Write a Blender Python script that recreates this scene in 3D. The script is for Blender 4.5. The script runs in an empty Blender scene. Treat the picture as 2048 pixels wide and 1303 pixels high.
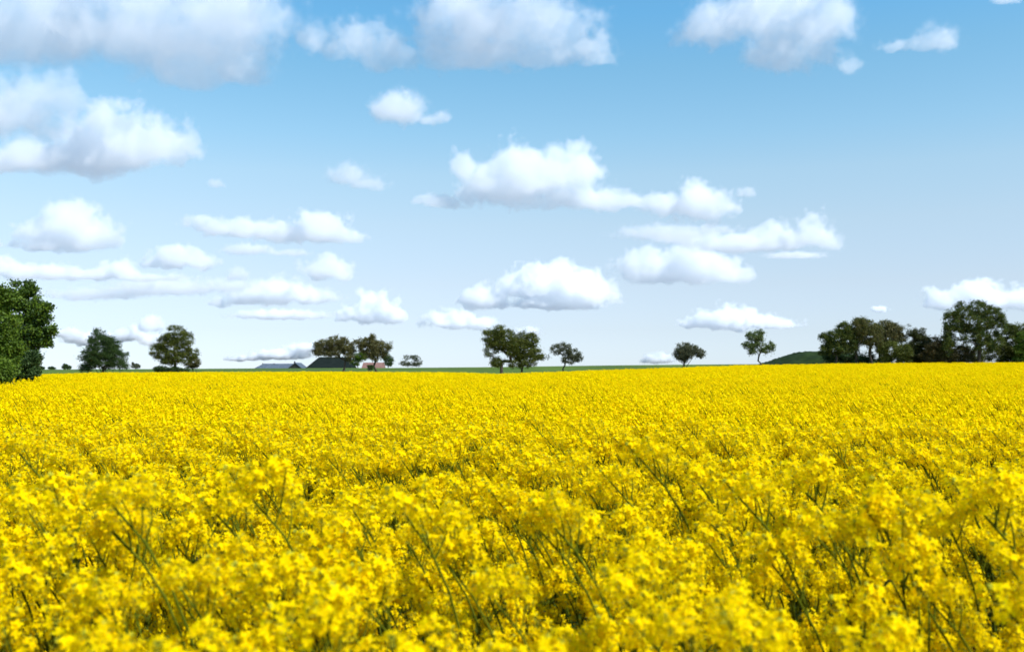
import bpy, math, random
import numpy as np
from mathutils import Vector
S = bpy.context.scene
C = S.collection
R = math.radians
F = 1991.0; HZ = 738.0; EYE = 1.85      # focal length and eye-level row in photo pixels, eye height in metres
# ---------------- camera ----------------
cd = bpy.data.cameras.new("camera"); cam = bpy.data.objects.new("camera", cd); C.objects.link(cam)
S.camera = cam
cd.sensor_width = 36; cd.lens = 35; cd.clip_end = 90000; cd.clip_start = 0.05
PITCH = math.atan((HZ - 651.5) / F)
cam.location = (0, 0, EYE); cam.rotation_euler = (math.pi/2 + PITCH, 0, 0)
cd.dof.use_dof = True; cd.dof.focus_distance = 11.0; cd.dof.aperture_fstop = 3.4
# ---------------- sky ----------------
SUN_EL, SUN_AZ = 50.0, 124.0             # azimuth to the right of the viewing direction
w = bpy.data.worlds.new("World"); S.world = w; w.use_nodes = True
nt = w.node_tree
sk = nt.nodes.new('ShaderNodeTexSky'); sk.sky_type = 'NISHITA'; sk.sun_disc = False
sk.sun_elevation = R(SUN_EL); sk.sun_rotation = R(SUN_AZ)
sk.air_density = 1.0; sk.dust_density = 0.05; sk.ozone_density = 2.0
tc = nt.nodes.new('ShaderNodeTexCoord'); sep = nt.nodes.new('ShaderNodeSeparateXYZ')
nt.links.new(tc.outputs['Generated'], sep.inputs[0])
mr = nt.nodes.new('ShaderNodeMapRange'); mr.inputs[2].default_value = 0.5
nt.links.new(sep.outputs[2], mr.inputs[0])
ramp = nt.nodes.new('ShaderNodeValToRGB')
tint = [(0, (0.73, 0.93, 1.48)), (0.023, (0.75, 0.92, 1.41)), (0.078, (0.86, 0.92, 1.22)), (0.168, (1.10, 1.04, 1.14)), (0.286, (1.34, 1.26, 1.19)), (0.383, (1.41, 1.43, 1.29)), (0.458, (1.26, 1.49, 1.38)), (0.584, (1.07, 1.52, 1.45)), (0.678, (0.90, 1.56, 1.60)), (1, (0.82, 1.43, 1.53))]
while len(ramp.color_ramp.elements) < len(tint): ramp.color_ramp.elements.new(0.5)
for e, (p, c) in zip(ramp.color_ramp.elements, tint):
    e.position = p; e.color = (c[0]/2, c[1]/2, c[2]/2, 1)
nt.links.new(mr.outputs[0], ramp.inputs[0])
vm1 = nt.nodes.new('ShaderNodeVectorMath'); vm1.operation = 'SCALE'; vm1.inputs['Scale'].default_value = 2.0
nt.links.new(ramp.outputs[0], vm1.inputs[0])
vm2 = nt.nodes.new('ShaderNodeVectorMath'); vm2.operation = 'MULTIPLY'
nt.links.new(sk.outputs[0], vm2.inputs[0]); nt.links.new(vm1.outputs[0], vm2.inputs[1])
bg = nt.nodes['Background']; bg.inputs[1].default_value = 0.10
nt.links.new(vm2.outputs[0], bg.inputs[0])
# ---------------- sun ----------------
sl = bpy.data.lights.new("sun", 'SUN'); sl.energy = 5.0; sl.angle = R(0.5); sl.color = (1.0, 0.965, 0.91)
so = bpy.data.objects.new("sun", sl); C.objects.link(so)
_a, _e = R(SUN_AZ), R(SUN_EL)
so.rotation_euler = Vector((math.sin(_a)*math.cos(_e), math.cos(_a)*math.cos(_e), math.sin(_e))).to_track_quat('Z', 'Y').to_euler()
S.view_settings.view_transform = 'Standard'; S.view_settings.look = 'None'; S.view_settings.gamma = 1; S.view_settings.exposure = 0.3
S.cycles.use_denoising = True
S.cycles.max_bounces = 32; S.cycles.volume_bounces = 32; S.cycles.transmission_bounces = 6; S.cycles.diffuse_bounces = 4
S.cycles.use_adaptive_sampling = True; S.cycles.adaptive_threshold = 0.01

# ---------------- helpers ----------------
def px(X, Y, D):
    """the point at depth D along +Y that the photo shows at column X, row Y"""
    cx, cy = (X-1024)/F, (651.5-Y)/F
    d = Vector((cx, math.cos(PITCH) - cy*math.sin(PITCH), math.sin(PITCH) + cy*math.cos(PITCH)))
    d *= D/d.y
    return Vector((d.x, D, EYE + d.z))

def tag(o, label=None, cat=None, group=None, kind=None):
    if label: o['label'] = label
    if cat: o['category'] = cat
    if group: o['group'] = group
    if kind: o['kind'] = kind
    return o

def empty(name, loc=(0, 0, 0)):
    o = bpy.data.objects.new(name, None); o.location = loc; o.empty_display_size = 0.3
    C.objects.link(o); return o

def mesh(name, V, Fc, mats, mi=None, smooth=False):
    me = bpy.data.meshes.new(name)
    V = np.asarray(V, np.float32).reshape(-1, 3)
    if isinstance(Fc, np.ndarray):
        n, k = Fc.shape
        me.vertices.add(len(V)); me.vertices.foreach_set('co', V.ravel())
        me.loops.add(n*k); me.loops.foreach_set('vertex_index', Fc.astype(np.int32).ravel())
        me.polygons.add(n); me.polygons.foreach_set('loop_start', np.arange(0, n*k, k, dtype=np.int32))
        me.update(calc_edges=True)
    else:
        me.from_pydata(V.tolist(), [], Fc)
    for m in mats: me.materials.append(m)
    if mi is not None: me.polygons.foreach_set('material_index', np.asarray(mi, np.int32))
    if smooth: me.polygons.foreach_set('use_smooth', np.ones(len(me.polygons), bool))
    me.validate(); me.update()
    return me

def obj(name, me, parent=None, loc=None):
    o = bpy.data.objects.new(name, me); C.objects.link(o)
    if parent: o.parent = parent
    if loc is not None: o.location = loc
    return o

class Geo:
    """collects quads (triangles repeat a corner as separate list) with a material index"""
    def __init__(s): s.V = []; s.Q = []; s.M = []; s.n = 0
    def add(s, V, Q, m):
        V = np.asarray(V, float).reshape(-1, 3); Q = np.asarray(Q, int).reshape(-1, 4)
        s.V.append(V); s.Q.append(Q + s.n); s.M.append(np.full(len(Q), m)); s.n += len(V)
    def tube(s, P, rad, sides=5, m=0):
        P = np.asarray(P, float); n = len(P)
        T = np.gradient(P, axis=0); T /= np.linalg.norm(T, axis=1)[:, None] + 1e-9
        ref = np.array([0.31, 0.95, 0.05])
        A = np.cross(T, ref); A /= np.linalg.norm(A, axis=1)[:, None] + 1e-9
        B = np.cross(T, A)
        th = np.arange(sides)*2*math.pi/sides
        rad = np.asarray(rad, float) if np.ndim(rad) else np.full(n, rad)
        ring = P[:, None] + rad[:, None, None]*(A[:, None]*np.cos(th)[None, :, None] + B[:, None]*np.sin(th)[None, :, None])
        i = np.arange(n-1)[:, None]*sides; j = np.arange(sides)[None]; k = (j+1) % sides
        Q = np.stack([i+j, i+k, i+sides+k, i+sides+j], -1).reshape(-1, 4)
        s.add(ring.reshape(-1, 3), Q, m)
    def merge(s, g, off=(0, 0, 0), rot=0, scale=1.0, tilt=None):
        V, Q, M = g
        c, sn = math.cos(rot), math.sin(rot)
        W = V*scale; W = np.stack([W[:, 0]*c - W[:, 1]*sn, W[:, 0]*sn + W[:, 1]*c, W[:, 2]], 1)
        if tilt is not None: W = W @ tilt.T
        s.V.append(W + np.asarray(off)); s.Q.append(Q + s.n); s.M.append(M); s.n += len(V)
    def data(s): return np.concatenate(s.V), np.concatenate(s.Q), np.concatenate(s.M)
    def mesh(s, name, mats, smooth=False):
        V, Q, M = s.data(); return mesh(name, V, Q, mats, M, smooth)

def frame(d):
    d = np.asarray(d, float); d = d/np.linalg.norm(d)
    a = np.cross(d, [0.2, 0.9, 0.1]); a /= np.linalg.norm(a)
    return np.stack([a, np.cross(d, a), d], 1)      # columns: maps local z to d

# ---------------- materials ----------------
def mat(name, c1, c2=None, rough=0.6, trans=0.0, island=False, nscale=None, spec=0.3, detail=3.0, c3=None, bump=0.0, obj_space=False):
    m = bpy.data.materials.new(name); m.use_nodes = True; n = m.node_tree; L = n.links
    b = n.nodes['Principled BSDF']; b.inputs['Roughness'].default_value = rough; b.inputs['Specular IOR Level'].default_value = spec
    b.inputs['Base Color'].default_value = (*c1, 1)
    if c2 is not None:
        r = n.nodes.new('ShaderNodeValToRGB'); r.color_ramp.elements[0].color = (*c1, 1); r.color_ramp.elements[1].color = (*c2, 1)
        if c3 is not None:
            e = r.color_ramp.elements.new(0.5); e.color = (*c3, 1)
        if island:
            g = n.nodes.new('ShaderNodeNewGeometry'); fac = g.outputs['Random Per Island']
            if nscale:
                t = n.nodes.new('ShaderNodeTexNoise'); t.inputs['Scale'].default_value = nscale; t.inputs['Detail'].default_value = detail
                L.new(g.outputs['Position'], t.inputs['Vector'])
                a = n.nodes.new('ShaderNodeMath'); a.operation = 'MULTIPLY_ADD'; a.inputs[1].default_value = 1.6; a.inputs[2].default_value = -0.55
                L.new(t.outputs[0], a.inputs[0])
                av = n.nodes.new('ShaderNodeMix'); av.inputs[0].default_value = 0.45
                L.new(a.outputs[0], av.inputs[2]); L.new(fac, av.inputs[3]); fac = av.outputs[0]
        else:
            g = n.nodes.new('ShaderNodeNewGeometry')
            t = n.nodes.new('ShaderNodeTexNoise'); t.inputs['Scale'].default_value = nscale or 3; t.inputs['Detail'].default_value = detail
            L.new(g.outputs['Position'], t.inputs['Vector'])
            a = n.nodes.new('ShaderNodeMath'); a.operation = 'MULTIPLY_ADD'; a.inputs[1].default_value = 2.4; a.inputs[2].default_value = -0.7
            L.new(t.outputs[0], a.inputs[0]); fac = a.outputs[0]
            if bump:
                bp = n.nodes.new('ShaderNodeBump'); bp.inputs['Strength'].default_value = bump; L.new(t.outputs[0], bp.inputs['Height']); L.new(bp.outputs[0], b.inputs['Normal'])
        L.new(fac, r.inputs[0]); L.new(r.outputs[0], b.inputs['Base Color']); col = r.outputs[0]
    else: col = None
    if trans:
        t = n.nodes.new('ShaderNodeBsdfTranslucent'); t.inputs[0].default_value = (*c1, 1)
        if col is not None: L.new(col, t.inputs[0])
        x = n.nodes.new('ShaderNodeMixShader'); x.inputs[0].default_value = trans
        L.new(b.outputs[0], x.inputs[1]); L.new(t.outputs[0], x.inputs[2]); L.new(x.outputs[0], n.nodes['Material Output'].inputs[0])
    return m

M_PETAL = mat('petal', (0.97, 0.79, 0.001), (0.95, 0.645, 0.001), rough=0.7, trans=0.42, island=True, spec=0.02, c3=(0.97, 0.75, 0.001))
M_BUD = mat('bud', (0.45, 0.48, 0.03), (0.62, 0.55, 0.02), island=True, trans=0.15)
M_STEM = mat('rape_stem', (0.065, 0.08, 0.004), (0.125, 0.14, 0.010), nscale=14, rough=0.8, spec=0.0)
M_RLEAF = mat('rape_leaf', (0.04, 0.075, 0.010), (0.075, 0.115, 0.018), nscale=9, trans=0.25, spec=0.05)
M_BARK = mat('bark', (0.035, 0.028, 0.02), (0.09, 0.075, 0.055), nscale=6, rough=0.9)
def leafmat(name, a, b, c): return mat(name, a, b, island=True, nscale=0.9, rough=0.6, trans=0.35, c3=c, spec=0.25)
M_LGREEN = leafmat('leaf_fresh_green', (0.0455, 0.0910, 0.0104), (0.2210, 0.2990, 0.0182), (0.1105, 0.1820, 0.0130))
M_LDARK = leafmat('leaf_dark_green', (0.0279, 0.0588, 0.0159), (0.0907, 0.1513, 0.0317), (0.0531, 0.0975, 0.0222))
M_LOLIVE = leafmat('leaf_olive', (0.0488, 0.0706, 0.0127), (0.2094, 0.2269, 0.0285), (0.1117, 0.1345, 0.0190))
M_LBROWN = leafmat('leaf_brown_green', (0.0698, 0.0757, 0.0285), (0.2512, 0.2269, 0.0793), (0.1396, 0.1345, 0.0444))
M_LGREY = leafmat('leaf_grey_green', (0.0650, 0.0780, 0.0455), (0.2080, 0.2210, 0.1300), (0.1170, 0.1300, 0.0715))
M_LPALE = leafmat('leaf_pale_green', (0.0650, 0.1056, 0.0325), (0.2438, 0.2925, 0.0813), (0.1300, 0.1787, 0.0488))

# ---------------- terrain ----------------
def smooth(t): t = np.clip(t, 0, 1); return t*t*(3-2*t)
CAN = 1.43
FX = [-400, 80, 200, 500, 700, 900, 1000, 1100, 1200, 1300, 1400, 1500, 1700, 1900, 2048, 2600]
FY = [748, 747, 743.5, 742, 741.5, 743, 746, 742.5, 738.5, 735, 731.5, 728, 724.5, 723, 722, 721]
GX = [-400, 80, 300, 500, 800, 1000, 1200, 1400, 1500, 1600, 2048, 2600]
GY = [738.5, 737.6, 736.6, 735.3, 734.3, 732.6, 729.6, 727.6, 726.8, 726.8, 724, 724]
def edge(x): return 166.0 - 0.06*np.asarray(x, float)
def ground(x, y):
    x = np.asarray(x, float); y = np.asarray(y, float)
    X = 1024 + F*x/np.maximum(y, 40.0)
    E = edge(x)
    zf = EYE + (HZ - np.interp(X, FX, FY))/F*E - CAN
    zc = EYE + (HZ - np.interp(X, GX, GY))/F*330 - 0.15
    t1 = np.clip((y-12)/(E-12), 0, 1)**1.5
    a = zf*t1
    t2 = smooth((y-E)/(330-E)*0.82+0.0)/smooth(0.82)
    b = zf + (zc-zf)*np.clip(t2, 0, 1)
    c = zc + (-7.0 - zc)*smooth((y-330)/260.0)
    z = np.where(y < E, a, np.where(y < 330, b, c))
    return z
def left_limit(y):
    return np.interp(y, [0, 30, 31, 40, 50, 68, 175], [-400, -400, -45, -20.6, -24.8, -32.4, -83.5])

ys = np.unique(np.concatenate([-np.geomspace(5, 9000, 24), np.arange(-4, 60, 2.0), np.arange(60, 640, 5.0), np.geomspace(640, 30000, 26)]))
xs = np.unique(np.concatenate([-np.geomspace(200, 24000, 22), np.arange(-200, 201, 4.0), np.geomspace(200, 24000, 22)]))
GXm, GYm = np.meshgrid(xs, ys)
GZ = ground(GXm, GYm)
nx, ny = len(xs), len(ys)
i, j = np.meshgrid(np.arange(nx-1), np.arange(ny-1)); q = (j*nx+i).ravel()
gm = bpy.data.materials.new('field_ground'); gm.use_nodes = True
n = gm.node_tree; L = n.links; b = n.nodes['Principled BSDF']; b.inputs['Roughness'].default_value = 0.9; b.inputs['Specular IOR Level'].default_value = 0.1
g = n.nodes.new('ShaderNodeNewGeometry')
t = n.nodes.new('ShaderNodeTexNoise'); t.inputs['Scale'].default_value = 0.05; t.inputs['Detail'].default_value = 8; L.new(g.outputs['Position'], t.inputs['Vector'])
r1 = n.nodes.new('ShaderNodeValToRGB'); r1.color_ramp.elements[0].position = .3; r1.color_ramp.elements[1].position = .7
r1.color_ramp.elements[0].color = (0.045, 0.085, 0.012, 1); r1.color_ramp.elements[1].color = (0.10, 0.155, 0.018, 1)
L.new(t.outputs[0], r1.inputs[0])
t2 = n.nodes.new('ShaderNodeTexNoise'); t2.inputs['Scale'].default_value = 6; t2.inputs['Detail'].default_value = 5; L.new(g.outputs['Position'], t2.inputs['Vector'])
r2 = n.nodes.new('ShaderNodeValToRGB'); r2.color_ramp.elements[0].color = (0.05, 0.04, 0.025, 1); r2.color_ramp.elements[1].color = (0.07, 0.09, 0.03, 1)
L.new(t2.outputs[0], r2.inputs[0])
sp = n.nodes.new('ShaderNodeSeparateXYZ'); L.new(g.outputs['Position'], sp.inputs[0])
ma = n.nodes.new('ShaderNodeMath'); ma.operation = 'MULTIPLY_ADD'; ma.inputs[1].default_value = 0.06; L.new(sp.outputs[0], ma.inputs[0]); L.new(sp.outputs[1], ma.inputs[2])
mg = n.nodes.new('ShaderNodeMath'); mg.operation = 'GREATER_THAN'; mg.inputs[1].default_value = 164.5; L.new(ma.outputs[0], mg.inputs[0])
mixc = n.nodes.new('ShaderNodeMix'); mixc.data_type = 'RGBA'; L.new(mg.outputs[0], mixc.inputs[0]); L.new(r2.outputs[0], mixc.inputs[6]); L.new(r1.outputs[0], mixc.inputs[7])
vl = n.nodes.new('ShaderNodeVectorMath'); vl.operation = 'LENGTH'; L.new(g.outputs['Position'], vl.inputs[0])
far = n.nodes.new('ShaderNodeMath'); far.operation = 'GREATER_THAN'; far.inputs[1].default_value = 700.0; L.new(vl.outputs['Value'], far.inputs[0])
mixf = n.nodes.new('ShaderNodeMix'); mixf.data_type = 'RGBA'; mixf.inputs[7].default_value = (0.24, 0.26, 0.28, 1)  # unseen distant ground, paled to bounce light up onto the cloud bases
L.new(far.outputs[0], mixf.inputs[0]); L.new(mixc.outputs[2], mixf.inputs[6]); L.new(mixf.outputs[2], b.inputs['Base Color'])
bp = n.nodes.new('ShaderNodeBump'); bp.inputs['Strength'].default_value = 0.5; L.new(t2.outputs[0], bp.inputs['Height']); L.new(bp.outputs[0], b.inputs['Normal'])
tag(obj('ground', mesh('ground', np.stack([GXm, GYm, GZ], -1), np.stack([q, q+1, q+1+nx, q+nx], 1), [gm], smooth=True)), kind='structure')

# grassy burial mound
prof = [(1470, 748), (1500, 734), (1530, 726), (1548, 720.5), (1573, 712), (1588, 707), (1603, 703.5), (1625, 702.6), (1650, 703), (1680, 706), (1715, 713), (1745, 724), (1775, 736), (1800, 748)]
MD = 188.0
mX = np.linspace(1470, 1800, 70); mY = np.interp(mX, [p[0] for p in prof], [p[1] for p in prof]); mY = np.convolve(np.pad(mY, 1, 'edge'), np.ones(3)/3, 'valid')
xx = (mX-1024)/F*MD; hh = EYE + (HZ-mY)/F*MD
depth = np.linspace(-1, 1, 41)
rng = np.random.default_rng(4)
V = []
for a in depth:
    for x_, h_ in zip(xx, hh):
        y_ = MD + a*15; g0 = float(ground(x_, y_)) - 0.3
        V.append((x_, y_, g0 - 0.9 + max(0.0, (h_-g0+.9))*max(0.0, 1-abs(a)**2.2)**0.8 + rng.normal(0, .10)))
i, j = np.meshgrid(np.arange(69), np.arange(40)); q = (j*70+i).ravel()
M_MOUND = mat('mound_grass', (0.006, 0.014, 0.004), (0.024, 0.045, 0.010), nscale=0.35, rough=0.9, detail=8, spec=0.1, bump=0.8)
tag(obj('mound', mesh('mound', V, np.stack([q, q+1, q+71, q+70], 1), [M_MOUND])), kind='structure')
# ---------------- clouds ----------------
def vapour(name, d):
    m = bpy.data.materials.new(name); m.use_nodes = True; n = m.node_tree
    n.nodes.remove(n.nodes['Principled BSDF'])
    v = n.nodes.new('ShaderNodeVolumePrincipled'); v.inputs['Density'].default_value = d; v.inputs['Anisotropy'].default_value = 0.15
    v.inputs['Color'].default_value = (0.986, 0.993, 1, 1)  # slight blue put into the vapour, stands in for airlight over shaded bases
    n.links.new(v.outputs[0], n.nodes['Material Output'].inputs['Volume']); return m
CRISP = ((0.0, 1.3), (0.09, 3.2), (0.22, 5.0))
SHELLS = ((-0.10, 0.35), (0.02, 1.0), (0.14, 2.2), (0.28, 4.0))
def cloud(label, lobes, base, seed, dens=0.30, amp=0.8, vox=2.6, fine=0.55, grow=0.10, D=None, crisp=True):
    """puffs (X, Y, rx, ry) in photo pixels; the bases of all clouds hang near 1000 m. The body is the level surface of a noisy sum of
    the puffs, in nested shells so the vapour thins towards its edge."""
    D = D or min(60000.0, 1000*F/(HZ-base)); k = D/F
    gt = bpy.data.node_groups.new('cloud_shape', 'GeometryNodeTree')
    gt.interface.new_socket('Geometry', in_out='OUTPUT', socket_type='NodeSocketGeometry')
    ti = gt.interface.new_socket('Level', in_out='INPUT', socket_type='NodeSocketFloat')
    N = gt.nodes; L = gt.links; gi = N.new('NodeGroupInput'); go = N.new('NodeGroupOutput')
    def M(op, *a):
        n = N.new('ShaderNodeMath'); n.operation = op
        for i, x in enumerate(a):
            if isinstance(x, (int, float)): n.inputs[i].default_value = x
            else: L.new(x, n.inputs[i])
        return n.outputs[0]
    def VM(op, *a):
        n = N.new('ShaderNodeVectorMath'); n.operation = op
        for i, x in enumerate(a):
            if isinstance(x, (tuple, Vector)): n.inputs[i].default_value = x
            else: L.new(x, n.inputs[i])
        return n.outputs[0]
    pos = N.new('GeometryNodeInputPosition').outputs[0]
    cs = [(px(X, Y, D), rx*k, ry*k) for X, Y, rx, ry in lobes]
    o = sum((c for c, _, _ in cs), Vector())/len(cs)
    H = float(np.mean([rz for _, _, rz in cs])*0.6 + max(rz for _, _, rz in cs)*0.4)
    wn = N.new('ShaderNodeTexNoise'); wn.inputs['Scale'].default_value = 0.75/H; wn.inputs['Detail'].default_value = 4; wn.inputs['Roughness'].default_value = 0.55
    L.new(VM('ADD', pos, (seed*5.1*H, seed*2.7*H, 0.0)), wn.inputs['Vector'])
    wpos = VM('ADD', pos, VM('MULTIPLY', VM('SUBTRACT', wn.outputs['Color'], (0.5, 0.5, 0.5)), (1.5*H, 1.2*H, 1.0*H)))
    acc = None
    rng = np.random.default_rng(seed)
    for c, rx, rz in cs:
        ryy = 0.34*min(rx, 130*k) + 0.5*rz
        c = c - o + Vector((0, rng.uniform(-.12, .12)*ryy, 0))
        s_ = N.new('ShaderNodeSeparateXYZ'); L.new(VM('SUBTRACT', wpos, c), s_.inputs[0])
        z = M('MAXIMUM', M('MULTIPLY', s_.outputs[2], 1/rz), M('MULTIPLY', s_.outputs[2], -2.1/rz))
        x = M('MULTIPLY', s_.outputs[0], 1/rx); y = M('MULTIPLY', s_.outputs[1], 1/ryy)
        f = M('SUBTRACT', 1.0, M('SQRT', M('ADD', M('ADD', M('MULTIPLY', x, x), M('MULTIPLY', y, y)), M('MULTIPLY', z, z))))
        acc = f if acc is None else M('SMOOTH_MAX', acc, f, 0.3)
    def noise(scale, detail, rough, offs):
        n = N.new('ShaderNodeTexNoise'); n.noise_dimensions = '3D'; n.inputs['Scale'].default_value = scale/H
        n.inputs['Detail'].default_value = detail; n.inputs['Roughness'].default_value = rough
        L.new(VM('ADD', pos, (offs*H, seed*7.3*H, offs*3*H)), n.inputs['Vector']); return n.outputs[0]
    f = M('ADD', acc, M('MULTIPLY', M('SUBTRACT', noise(0.9, 6, 0.6, seed), 0.5), amp*3.0))
    f = M('ADD', f, M('MULTIPLY', M('SUBTRACT', noise(2.6, 8, 0.66, seed+9), 0.5), amp*1.5))
    # rounded billows: inverted ridges
    bi = M('ABSOLUTE', M('SUBTRACT', noise(1.7, 5, 0.62, seed+5), 0.5))
    f = M('ADD', f, M('MULTIPLY', bi, fine*3))
    f = M('ADD', f, grow - fine*0.2)
    vc = N.new('GeometryNodeVolumeCube'); L.new(M('MAXIMUM', M('ADD', f, 0.5), 0.0), vc.inputs['Density'])
    lo = Vector((min(c.x-rx*1.45 for c, rx, _ in cs), min(c.y-(rx*.5+rz*.75) for c, rx, rz in cs), min(c.z-rz*0.9 for c, _, rz in cs))) - o
    hi = Vector((max(c.x+rx*1.45 for c, rx, _ in cs), max(c.y+(rx*.5+rz*.75) for c, rx, rz in cs), max(c.z+rz*1.6 for c, _, rz in cs))) - o
    vc.inputs['Min'].default_value = lo; vc.inputs['Max'].default_value = hi
    for nm, d_, v_ in zip(('Resolution X', 'Resolution Y', 'Resolution Z'), (hi-lo), (vox*k, vox*k*1.5, vox*k)): vc.inputs[nm].default_value = max(8, int(d_/v_))
    tm = N.new('GeometryNodeVolumeToMesh'); L.new(vc.outputs[0], tm.inputs[0]); L.new(gi.outputs[0], tm.inputs['Threshold']); L.new(tm.outputs[0], go.inputs[0])
    if base >= 612: dens *= 1.7
    root = None
    for t, wt in (CRISP if crisp else SHELLS):
        ob = bpy.data.objects.new('cloud' if root is None else 'vapour_core', bpy.data.meshes.new('cloud')); C.objects.link(ob)
        md = ob.modifiers.new('shape', 'NODES'); md.node_group = gt; md[ti.identifier] = 0.5 + t
        dg = bpy.context.evaluated_depsgraph_get(); me = bpy.data.meshes.new_from_object(ob.evaluated_get(dg), depsgraph=dg)
        ob.modifiers.clear(); ob.data = me
        if len(me.polygons) == 0: bpy.data.objects.remove(ob); break
        me.materials.clear(); me.materials.append(vapour('cloud_vapour', 0.5*dens*wt/H))
        if root is None: root = ob; ob.location = o; tag(ob, label, 'cloud')
        else: ob.parent = root
    bpy.data.node_groups.remove(gt)
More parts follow.
